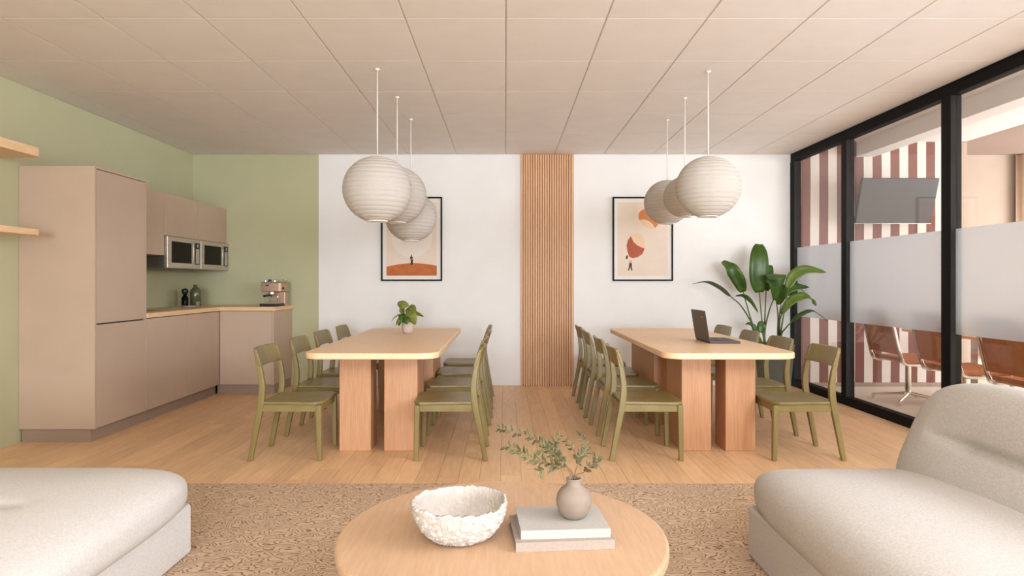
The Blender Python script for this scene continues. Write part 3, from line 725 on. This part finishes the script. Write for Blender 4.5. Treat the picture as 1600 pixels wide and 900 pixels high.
# ================================================================== DINING CHAIRS
def make_chair():
    t = thing('dining_chair', '', 'chair', (0, 0, 0), 'olive green dining chairs')
    W = .200
    for s in (-1, 1):
        lb = nb(); bar(lb, [(.244, s*W, 0), (.240, s*W, .2), (.236, s*W, .392)], [.032, .036, .038], [.032, .036, .038]); obj('leg', lb, 'olive', t, bevel=.006)
        lb = nb(); bar(lb, [(-.243, s*W, 0), (-.205, s*W, .20), (-.170, s*W, .38), (-.160, s*W, .46), (-.158, s*W, .53), (-.170, s*W, .62), (-.188, s*W, .70), (-.207, s*W, .778)],
                       [.030, .032, .034, .034, .032, .030, .028, .024], [.034, .038, .044, .044, .042, .036, .03, .024]); obj('leg', lb, 'olive', t, bevel=.006)
    # seat, a shaped board with a shallow dish
    sb = nb(); n = 14
    def outl(u, v):
        x = -.172+.434*u; hw = .205+.025*min(1, u*1.2); y = (2*v-1)*hw
        k = .06; du = max(0, (u-(1-k/.445))/(k/.445)); 
        e = abs(2*v-1)
        x -= .045*max(0, (e-.72)/.28)**2.2*max(0, (u-.6)/.4)
        return x, y
    top = [[None]*(n+1) for _ in range(n+1)]; bot = [[None]*(n+1) for _ in range(n+1)]
    for i in range(n+1):
        for j in range(n+1):
            x, y = outl(i/n, j/n); d = -.008*(math.sin(math.pi*min(1, j/n))**.8)*(math.sin(math.pi*(i/n)**.8))
            top[i][j] = sb.verts.new((x, y, .415+d)); bot[i][j] = sb.verts.new((x, y, .394))
    for i in range(n):
        for j in range(n):
            sb.faces.new((top[i][j], top[i+1][j], top[i+1][j+1], top[i][j+1])); sb.faces.new((bot[i][j], bot[i][j+1], bot[i+1][j+1], bot[i+1][j]))
        sb.faces.new((top[i][0], bot[i][0], bot[i+1][0], top[i+1][0])); sb.faces.new((top[i][n], top[i+1][n], bot[i+1][n], bot[i][n]))
        sb.faces.new((top[0][i], top[0][i+1], bot[0][i+1], bot[0][i])); sb.faces.new((top[n][i], bot[n][i], bot[n][i+1], top[n][i+1]))
    obj('seat', sb, 'olive', t, bevel=.005)
    # curved backrest board
    bb = nb(); n = 16; fr = []; bk = []
    for i in range(n+1):
        v = 2*i/n-1; y = v*.219; bow = -.028*(1-v*v)
        top_z = .788-.030*max(0, (abs(v)-.86)/.14)**2; bot_z = .660+.0*v
        col = []
        for k in range(5):
            z = bot_z+(top_z-bot_z)*k/4; xx = -.166-.042*(z-.66)/.125+bow
            col.append((xx, y, z))
        fr.append([bb.verts.new((c[0]+.011, c[1], c[2])) for c in col]); bk.append([bb.verts.new((c[0]-.010, c[1], c[2])) for c in col])
    for i in range(n):
        for k in range(4):
            bb.faces.new((fr[i][k], fr[i+1][k], fr[i+1][k+1], fr[i][k+1])); bb.faces.new((bk[i][k], bk[i][k+1], bk[i+1][k+1], bk[i+1][k]))
        bb.faces.new((fr[i][4], fr[i+1][4], bk[i+1][4], bk[i][4])); bb.faces.new((fr[i][0], bk[i][0], bk[i+1][0], fr[i+1][0]))
    for i in (0, n):
        for k in range(4): bb.faces.new((fr[i][k], fr[i][k+1], bk[i][k+1], bk[i][k]))
    obj('backrest', bb, 'olive', t, bevel=.004)
    for s in (-1, 1): obj('side_rail', BX(-.155, .228, s*.195-.011, s*.195+.011, .343, .393), 'olive', t, bevel=.002, seg=1)
    obj('front_rail', BX(.224, .246, -.185, .185, .343, .393), 'olive', t, bevel=.002, seg=1)
    obj('back_rail', BX(-.184, -.162, -.185, .185, .343, .393), 'olive', t, bevel=.002, seg=1)
    return t
chair0 = make_chair(); used = [False]
def place_chair(x, y, rz, label):
    if not used[0]: r_ = chair0; used[0] = True
    else:
        r_ = chair0.copy(); C.objects.link(r_)
        for ch in chair0.children:
            c = ch.copy(); C.objects.link(c); c.parent = r_
    r_.location = (x, y, 0); r_.rotation_euler = (0, 0, rz); r_['label'] = label
yc = [4.682, 5.40, 6.11, 6.83]
ordn = ['nearest', 'second nearest', 'third nearest', 'farthest']
for i, y in enumerate(yc):
    j = (.0, .004, -.006, .003)[i]
    place_chair(-1.545+j, y, R((0, 1, -1, .6)[i]), ordn[i]+' olive chair on the kitchen side of the left table')
    place_chair(-.383-j, y, R(180+(0, -1, .6, -.6)[i]), ordn[i]+' olive chair on the aisle side of the left table')
    place_chair(.985+j, y, R((0, .8, -.6, 1)[i]), ordn[i]+' olive chair on the aisle side of the right table')
    place_chair(2.125-j, y, R(180+(0, 1, -.8, .5)[i]), ordn[i]+' olive chair on the glass wall side of the right table')

# ================================================================== LAPTOP
t = thing('laptop', 'open dark grey laptop on the right dining table', 'laptop', (1.73, 5.25, TZ))
obj('base', BX(1.615, 1.86, 5.06, 5.43, TZ+.001, TZ+.018), 'laptop', t, bevel=.004)
obj('keyboard', BX(1.66, 1.77, 5.085, 5.405, TZ+.0181, TZ+.0195), 'keys', t)
obj('touchpad', BX(1.785, 1.845, 5.19, 5.30, TZ+.0181, TZ+.0188), 'keys', t)
Ml = Matrix.Translation((1.617, 5.245, TZ+.017)) @ Matrix.Rotation(R(-9), 4, 'Y')
lid = obj('lid', mbox(-.008, .0, -.185, .185, 0, .245, Ml), 'laptop', t, bevel=.003)
obj('display', mbox(.0002, .001, -.175, .175, .015, .235, Ml), 'black_glass', lid)
obj('emblem', mbox(-.0088, -.0081, -.135, -.07, .188, .196, Ml), 'logo', lid)
bm = nb(); tube(bm, [(1.615, 5.10, TZ+.014), (1.615, 5.39, TZ+.014)], .008, 10); obj('hinge', bm, 'keys', t)

# ================================================================== LEAVES
def leaf(bm, mid, w, wd, prof=None, fold=.12, nseg=5, cross=4):
    """mid: midrib control points; w: full width; wd: width direction"""
    pts = catmull(mid, nseg); n = len(pts); wd = Vector(wd).normalized(); rows = []
    for i, p in enumerate(pts):
        u = i/(n-1)
        k = (math.sin(math.pi*min(1, u**.75*.985+.015))**.62) if prof is None else prof(u)
        k = max(k, .02)
        t = (pts[min(i+1, n-1)]-pts[max(i-1, 0)]).normalized(); s = (wd-wd.dot(t)*t).normalized(); nn = s.cross(t).normalized()
        row = []
        for j in range(cross+1):
            v = 2*j/cross-1
            row.append(bm.verts.new(p+s*(v*w/2*k)+nn*(abs(v)*w*fold*k)))
        rows.append(row)
    for a, b in zip(rows, rows[1:]):
        for j in range(cross): bm.faces.new((a[j], a[j+1], b[j+1], b[j]))
def leafobj(name, mat, parent, *a, th=.0012, **k):
    bm = nb(); leaf(bm, *a, **k)
    o = obj(name, bm, mat, parent, smooth=True); s = o.modifiers.new('s', 'SOLIDIFY'); s.thickness = th; return o
# big plant
px_, py_ = 3.02, 7.28
t = thing('potted_banana_plant', 'large broad-leaved plant in a dark planter by the glass wall corner', 'plant', (px_, py_, 0))
obj('planter', G([(0, 0), (.19, 0), (.20, .01), (.245, .53), (.245, .55), (.225, .55), (.222, .50), (0, .50)], (px_, py_, 0), 48), 'planter', t, smooth=True, bevel=.004)
obj('soil', G([(0, 0), (.221, 0), (0, .02)], (px_, py_, .502), 24), 'soil', t)
b3 = lambda zx, zy, D: P(1060+zx/4.5, 360+zy/4.5, D)
A = Vector((px_-.09, py_-.05, .51)); B = Vector((px_+.10, py_-.02, .51))
def stem(p0, pts, r0=.012, r1=.006):
    pp = catmull([p0]+pts, 6); n = len(pp); bm = nb(); tube(bm, pp, [r0+(r1-r0)*i/(n-1) for i in range(n)], 8); obj('stem', bm, 'stem', t, smooth=True)
S = [
 (A, [b3(600, 760, 7.2), b3(568, 430, 7.18)]),
 (A, [b3(605, 700, 7.2), b3(617, 420, 7.3)]),
 (A, [b3(608, 700, 7.2), b3(640, 560, 7.12), b3(668, 488, 7.05)]),
 (A, [b3(580, 790, 7.25), b3(515, 640, 7.3), b3(455, 430, 7.35)]),
 (A, [b3(590, 790, 7.2), b3(515, 650, 7.2), b3(440, 530, 7.15), b3(372, 468, 7.1)]),
 (A, [b3(600, 760, 7.15), b3(590, 710, 7.12)]),
 (A, [b3(575, 780, 7.15), b3(535, 710, 7.1)]),
 (B, [b3(700, 740, 7.2), b3(700, 600, 7.2), b3(686, 480, 7.2)]),
 (B, [b3(706, 740, 7.2), b3(706, 640, 7.15), b3(722, 520, 7.1)]),
 (B, [b3(712, 740, 7.2), b3(712, 640, 7.1), b3(738, 560, 7.05)]),
 (B, [b3(718, 740, 7.15), b3(735, 620, 7.0), b3(775, 400, 6.95)]),
 (B, [b3(722, 735, 7.1), b3(760, 680, 7.0), b3(795, 645, 6.95)]),
]
for a, b in S: stem(a, b)
pr_oval = lambda u: max(.04, math.sin(math.pi*min(1, max(0, u*.93+.04)))**.42)
leafobj('leaf', 'leaf', t, [b3(568, 435, 7.18), b3(562, 330, 7.15), b3(565, 200, 7.15), b3(566, 98, 7.22)], .208, (1, -.15, 0), prof=pr_oval, fold=.10)
leafobj('leaf', 'leaf', t, [b3(455, 432, 7.35), b3(425, 350, 7.33), b3(375, 275, 7.33), b3(308, 220, 7.38)], .155, (1, -.25, -.5), prof=pr_oval)
leafobj('leaf', 'leaf', t, [b3(370, 466, 7.1), b3(300, 400, 7.08), b3(200, 355, 7.05), b3(95, 376, 7.0)], .11, (.1, -1, .22), fold=.1)
leafobj('leaf', 'leaf', t, [b3(676, 490, 7.05), b3(684, 400, 7.0), b3(678, 330, 6.98), b3(675, 305, 6.9), b3(672, 345, 6.78)], .185, (1, .1, 0), prof=lambda u: (.25+.95*min(1, u*2.2)) if u < .8 else 1.1-(u-.8)*3, fold=.12)
leafobj('leaf', 'leaf', t, [b3(618, 425, 7.3), b3(632, 340, 7.32), b3(648, 245, 7.36)], .10, (1, -.2, 0), prof=pr_oval)
leafobj('leaf', 'leaf_light', t, [b3(762, 410, 6.95), b3(815, 318, 6.95), b3(900, 278, 6.9), b3(1042, 296, 6.85)], .125, (.5, -.5, -.75))
leafobj('leaf', 'leaf', t, [b3(700, 522, 7.15), b3(735, 440, 7.1), b3(800, 402, 7.05), b3(922, 400, 7.0)], .125, (.6, -.5, -.6))
leafobj('leaf', 'leaf', t, [b3(770, 460, 7.25), b3(830, 400, 7.25), b3(905, 455, 7.25)], .08, (.5, -.5, -.6))
leafobj('leaf', 'leaf_light', t, [b3(722, 588, 7.05), b3(790, 500, 7.0), b3(870, 465, 6.95), b3(930, 485, 6.92), b3(972, 532, 6.88)], .105, (.5, -.6, -.6))
leafobj('leaf', 'leaf', t, [b3(790, 647, 6.95), b3(870, 592, 6.9), b3(950, 572, 6.88), b3(1052, 642, 6.8)], .08, (.2, -1, -.35))
leafobj('leaf', 'leaf', t, [b3(400, 462, 7.12), b3(460, 463, 7.08), b3(510, 500, 7.04), b3(562, 580, 7.0)], .06, (.5, -.8, .3))
leafobj('leaf', 'leaf', t, [b3(520, 655, 7.1), b3(540, 700, 7.08), b3(535, 716, 7.06)], .055, (1, -.3, .4))
leafobj('leaf', 'leaf', t, [b3(472, 662, 7.1), b3(500, 655, 7.1), b3(545, 700, 7.1)], .035, (.5, -.5, .8))
leafobj('leaf', 'leaf', t, [b3(582, 638, 7.1), b3(584, 680, 7.08), b3(580, 720, 7.08)], .095, (1, -.1, 0), prof=pr_oval)

# small potted plant
cx_, cy_ = -.924, 6.05
t = thing('small_potted_plant', 'little green plant in a pale clay pot on the left table', 'plant', (cx_, cy_, TZ))
obj('pot', G([(0, 0), (.04, 0), (.05, .02), (.058, .06), (.056, .10), (.048, .125), (.042, .125), (.046, .10), (0, .10)], (cx_, cy_, TZ), 32), 'pot', t, smooth=True)
obj('soil', G([(0, 0), (.044, 0), (0, .006)], (cx_, cy_, TZ+.101), 16), 'soil', t)
c4 = lambda zx, zy, D: P(590+zx/11.25, 460+zy/11.25, D)
LF = [([(500, 400, 6.05), (430, 300, 6.0), (390, 215, 5.97), (470, 190, 5.95), (555, 205, 5.93)], .09, (.4, -.6, -.9)),
      ([(510, 400, 6.05), (560, 250, 6.05), (620, 240, 6.02), (690, 330, 5.98)], .075, (.3, -1, -.3)),
      ([(500, 420, 6.05), (600, 320, 6.0), (700, 345, 5.98), (810, 385, 5.95)], .055, (.1, -.7, .7)),
      ([(500, 420, 6.05), (400, 340, 6.02), (300, 390, 6.0), (240, 475, 5.98)], .055, (.2, -1, -.2)),
      ([(500, 420, 6.05), (420, 380, 5.98), (370, 430, 5.95), (320, 545, 5.92)], .06, (.8, -.6, .2)),
      ([(500, 420, 6.05), (400, 400, 5.95), (385, 480, 5.93), (370, 555, 5.92)], .055, (.8, -.5, .2)),
      ([(500, 430, 6.05), (525, 320, 5.98), (600, 400, 5.92), (665, 530, 5.9)], .11, (.75, -.3, .6)),
      ([(500, 440, 6.05), (480, 370, 5.98), (490, 440, 5.93), (520, 520, 5.92)], .08, (1, -.2, .1)),
      ([(500, 420, 6.05), (560, 340, 6.1), (640, 360, 6.12), (695, 445, 6.1)], .07, (.4, -.8, .4)),
      ([(490, 420, 6.05), (440, 330, 6.05), (420, 380, 6.0), (430, 445, 5.97)], .07, (.9, -.3, 0)),
      ([(500, 420, 6.05), (520, 330, 6.12), (590, 290, 6.14), (640, 330, 6.14)], .08, (.3, -.5, -.8)),
      ([(500, 420, 6.05), (450, 290, 6.12), (420, 260, 6.14), (380, 300, 6.16)], .08, (.3, -.5, -.8))]
for i, (p, w_, wd) in enumerate(LF):
    leafobj('leaf', 'leaf_mid' if i not in (5, 7, 9) else 'leaf', t, [c4(*q_) for q_ in p], w_, wd, prof=lambda u: max(.05, math.sin(math.pi*min(1, max(0, (u-.15)/.86)))**.7) if u > .16 else .06)
for i in range(4):
    bm = nb(); a = i*1.7; tube(bm, [(cx_+.01*math.cos(a), cy_+.01*math.sin(a), TZ+.1), (cx_+.015*math.cos(a), cy_+.015*math.sin(a), TZ+.19)], .003, 6); obj('stem', bm, 'stem', t)

# ================================================================== RUG AND SEATING
rb = nb(); prism(rb, rrect(-3.0, 3.0, -1.2, 3.94, .02), 0, .012)
tag(obj('rug', rb, 'rug', org=(0, 1.4, 0), bevel=.004), 'large sand-coloured rug with a carved maze pattern under the coffee table', 'rug')
RZ = .012
def cushion(x0, x1, y0, y1, z0, z1, a=5.0, c=2.5, res=56, dent=None):
    bm = nb(); ce_ = Vector(((x0+x1)/2, (y0+y1)/2, (z0+z1)/2)); h = Vector(((x1-x0)/2, (y1-y0)/2, (z1-z0)/2))
    def fn(p):
        Fv = (abs(p.x)**a+abs(p.y)**a)**(c/a)+abs(p.z)**c
        s = Fv**(-1/c); q_ = p*s
        w_ = Vector((ce_.x+q_.x*h.x, ce_.y+q_.y*h.y, ce_.z+q_.z*h.z))
        return dent(w_, q_) if dent else w_
    superq(bm, True, None, res, fn); return bm
# left ottoman-like seat
t = thing('chaise_seat', 'cream boucle low seat in the bottom left corner', 'sofa', (-2.2, 1.9, RZ))
ob = nb(); prism(ob, rrect(-2.95, -1.44, .7, 2.95, .03), RZ, .236); obj('plinth_base', ob, 'sofa_l', t, bevel=.015, seg=3)
def dl(w_, q_):
    if q_.z > 0:
        g = math.exp(-((w_.y-2.27)/.035)**2)*min(1, max(0, (-1.68-w_.x)/.18)); w_.z -= .022*g
        g2 = math.exp(-((w_.y-2.27)/.16)**2)*min(1, max(0, (-1.62-w_.x)/.35)); w_.z -= .02*g2
    return w_
obj('seat_cushion', cushion(-2.97, -1.385, .68, 3.0, .14, .480, a=8.5, c=2.8, dent=dl, res=90), 'sofa_l', t, smooth=True)
# right sofa
t = thing('low_sofa', 'oatmeal boucle sofa with a leaning back, at the bottom right', 'sofa', (1.7, 1.9, RZ))
ob = nb(); prism(ob, rrect(1.10, 2.25, .7, 2.92, .03), RZ, .236); obj('plinth_base', ob, 'sofa_r', t, bevel=.015, seg=3)
obj('seat_cushion', cushion(1.080, 2.05, .68, 2.97, .14, .484, a=8.5, c=2.8, res=90), 'sofa_r', t, smooth=True)
# leaning back: local axes u (up, leaning), v (along y), w (thickness)
lean = R(24); U = Vector((math.sin(lean), 0, math.cos(lean))); Wn = Vector((math.cos(lean), 0, -math.sin(lean)))
cb0 = Vector((1.905, 1.80, .53)); hu, hv, hw = .325, 1.11, .155
bm = nb()
def fb(p):
    a, c = 3.4, 5.0
    Fv = (abs(p.x)**a+abs(p.z)**a)**(c/a)+abs(p.y)**c; s = Fv**(-1/c); q_ = p*s
    u, v, w_ = q_.z*hu, q_.y*hv, q_.x*hw
    pt = cb0+U*u+Vector((0, 1, 0))*v+Wn*w_
    if q_.x < 0:
        fade = min(1, max(0, (hv-.16-v)/.25))
        pt += Wn*(.03*math.exp(-((u-.03)/.022)**2)+.02*math.exp(-((u-.03)/.09)**2))*fade
    return pt
superq(bm, True, None, 90, fb); obj('backrest', bm, 'sofa_r', t, smooth=True)

# ================================================================== COFFEE TABLE
CT = .38; CD = 2.239; CR = .567
t = thing('coffee_table', 'round light oak coffee table in the foreground', 'coffee table', (-.012, CD, RZ))
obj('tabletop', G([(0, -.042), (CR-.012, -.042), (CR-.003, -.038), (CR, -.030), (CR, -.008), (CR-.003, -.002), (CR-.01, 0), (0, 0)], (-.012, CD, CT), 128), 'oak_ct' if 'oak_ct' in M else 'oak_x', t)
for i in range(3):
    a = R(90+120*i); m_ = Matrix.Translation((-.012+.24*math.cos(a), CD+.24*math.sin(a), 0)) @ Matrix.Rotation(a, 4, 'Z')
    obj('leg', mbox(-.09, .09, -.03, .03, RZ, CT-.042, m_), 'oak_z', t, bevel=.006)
# carved bowl
bc = Vector((-.158, 2.185, CT))
t = thing('textured_bowl', 'white bowl with worm-like carved relief and a ragged rim', 'bowl', bc)
bm = nb(); nu, nv = 260, 84; rings = []
def worm(p, k=24, s=20):
    return 1-abs(math.sin(k*noise.noise(p*s)))
for i in range(nv+1):
    u = i/nv; ring = []
    out = u < .5; s = u*2 if out else (1-u)*2    # s: 0 bottom .. 1 rim
    for j in range(nu):
        a = 2*math.pi*j/nu; ca, sa = math.cos(a), math.sin(a)
        rim = .006*noise.noise(Vector((ca*3, sa*3, 4.2)))+.003*noise.noise(Vector((ca*11, sa*11, 1)))
        H = .128+rim*1.6+.004*math.sin(a*2+.6)
        r_ = .062+(.164-.062)*math.sin(s*math.pi/2*.93)**.9/math.sin(math.pi/2*.93)**.9 if s > 0 else .062
        z = H*(1-math.cos(s*math.pi/2))*.45+H*s**1.6*.55
        if not out: r_ = max(.0, r_-.010-.002*(1-s)); z = max(.010, z+.004*(1-s)) if s < .999 else z
        p = Vector((ca*r_, sa*r_, z))
        d = (worm(p+Vector((3, 1, 2)), 11, 26)-.5)*(.0095 if out else .0050)*min(1, s*4+.15)
        n_ = Vector((ca, sa, -.5)).normalized()*(1 if out else -1)
        ring.append(bm.verts.new(bc+p+n_*d))
    rings.append(ring)
for a_, b_ in zip(rings, rings[1:]):
    for k in range(nu): bm.faces.new((a_[k], a_[(k+1) % nu], b_[(k+1) % nu], b_[k]))
bm.faces.new(rings[0][::-1]); bm.faces.new(rings[-1])
zmin = min(v.co.z for v in bm.verts)
for v in bm.verts: v.co.z += CT+.0005-zmin
obj('body', bm, 'bowl', t, smooth=True)
# books
def book(name, label, corner, ang, wdt, dep, z0, th, cov):
    m_ = Matrix.Translation((corner[0], corner[1], z0)) @ Matrix.Rotation(ang, 4, 'Z')
    c_ = m_ @ Vector((wdt/2, dep/2, 0))
    t = thing('book', label, 'book', c_, 'books on the coffee table')
    cv = nb(); k = .0022
    box(cv, 0, wdt, 0, dep, 0, k*1.3, mat=m_); box(cv, 0, wdt, 0, dep, th-k*1.3, th, mat=m_); box(cv, 0, wdt, 0, k*1.3, k*1.3, th-k*1.3, mat=m_)
    obj('cover', cv, cov, t)
    obj('page_block', mbox(.004, wdt-.004, k*1.35, dep-.004, k*1.35, th-k*1.35, m_), cov, t)
    return t
book('book', 'larger taupe hardback, lower of the two books', (.033, 2.058), R(5), .325, .245, CT+.0005, .031, 'book_b')
book('book', 'smaller pale grey hardback, upper of the two books, under the vase', (.050, 2.083), R(4), .296, .225, CT+.0318, .029, 'book_t')
# vase
vc = Vector((.235, 2.205, CT+.0612))
t = thing('round_vase', 'squat taupe ceramic vase standing on the books', 'vase', vc)
obj('body', G([(0, 0), (.028, 0), (.036, .003), (.050, .018), (.059, .042), (.061, .060), (.057, .080), (.046, .097), (.030, .108), (.0255, .114), (.0245, .122), (.026, .131), (.027, .134), (.024, .1345), (.021, .132), (.020, .120), (.022, .108), (.03, .09), (0, .05)], vc, 64), 'taupe', t, smooth=True)
# sprigs
top = vc+Vector((0, 0, .128))
s4 = lambda zx, zy, D: P(780+zx/8.18, 650+zy/8.18, D)
sprigs = [
 ('longest leafy sprig reaching far left from the vase', [(870, 640, 2.2), (700, 480, 2.22), (560, 350, 2.25), (400, 260, 2.28), (180, 200, 2.3), (20, 160, 2.32)]),
 ('leafy sprig arching left just above the table from the vase', [(860, 660, 2.18), (720, 620, 2.16), (560, 570, 2.14), (380, 530, 2.12), (280, 450, 2.12), (110, 380, 2.12)]),
 ('short drooping sprig at the left of the vase mouth', [(850, 680, 2.17), (780, 640, 2.13), (680, 640, 2.1), (540, 700, 2.08)]),
 ('leafy sprig rising up and left between the longer ones', [(860, 640, 2.22), (760, 500, 2.26), (700, 370, 2.28), (770, 250, 2.3)]),
 ('thin upright sprig with a pale tip above the vase', [(990, 640, 2.22), (1020, 560, 2.26), (950, 430, 2.3), (860, 320, 2.34)]),
 ('upright leafy sprig rising straight from the vase', [(1000, 640, 2.2), (1030, 520, 2.2), (1110, 440, 2.22), (1060, 260, 2.24)]),
 ('short sprig spreading to the right of the vase', [(1080, 720, 2.18), (1130, 670, 2.16), (1200, 610, 2.15), (1260, 540, 2.14)]),
 ('bushy middle sprig leaning slightly left over the vase', [(850, 640, 2.2), (800, 580, 2.18), (740, 520, 2.17), (640, 420, 2.16), (480, 440, 2.15)]),
]
random.seed(21)
for si, (lb_, pts) in enumerate(sprigs):
    st = top+Vector((random.uniform(-.012, .012), random.uniform(-.01, .01), -.05))
    neck = top+Vector((random.uniform(-.012, .012), random.uniform(-.01, .008), .006))
    path = catmull([st, neck]+[s4(*p) for p in pts], 8)
    t = thing('leafy_sprig', lb_, 'sprig', top, 'sprigs in the round vase')
    bm = nb(); n = len(path); tube(bm, path, [.0016-.0010*i/n for i in range(n)], 6); obj('twig', bm, 'twig', t, smooth=True)
    lv = nb(); k0 = 18
    for i in range(k0, n):
        if i % (2 if si not in (4,) else 3): continue
        tdir = (path[min(i+1, n-1)]-path[i-1]).normalized()
        for s in (-1, 1):
            if random.random() < .18: continue
            side = Vector((-tdir.z, 0, tdir.x))*s+Vector((0, random.uniform(-.8, .8), 0))
            d = (tdir*random.uniform(.4, 1.0)+side.normalized()*random.uniform(.6, 1.1)).normalized()
            ln = random.uniform(.016, .030)*(1.1 if si in (2, 7, 1) else .95); a0_ = path[i]+d*.002
            wd = d.cross(Vector((random.uniform(-.5, .5), 1, random.uniform(-.5, .5)))).normalized()
            bend = Vector((0, 0, random.uniform(-.004, .003)))
            leaf(lv, [a0_, a0_+d*ln*.5+bend*-.3, a0_+d*ln+bend], random.uniform(.006, .0105), wd, nseg=3, cross=2, fold=.1)
    o = obj('leaves', lv, 'sprig', t, smooth=True, kind='stuff'); s_ = o.modifiers.new('s', 'SOLIDIFY'); s_.thickness = .0005
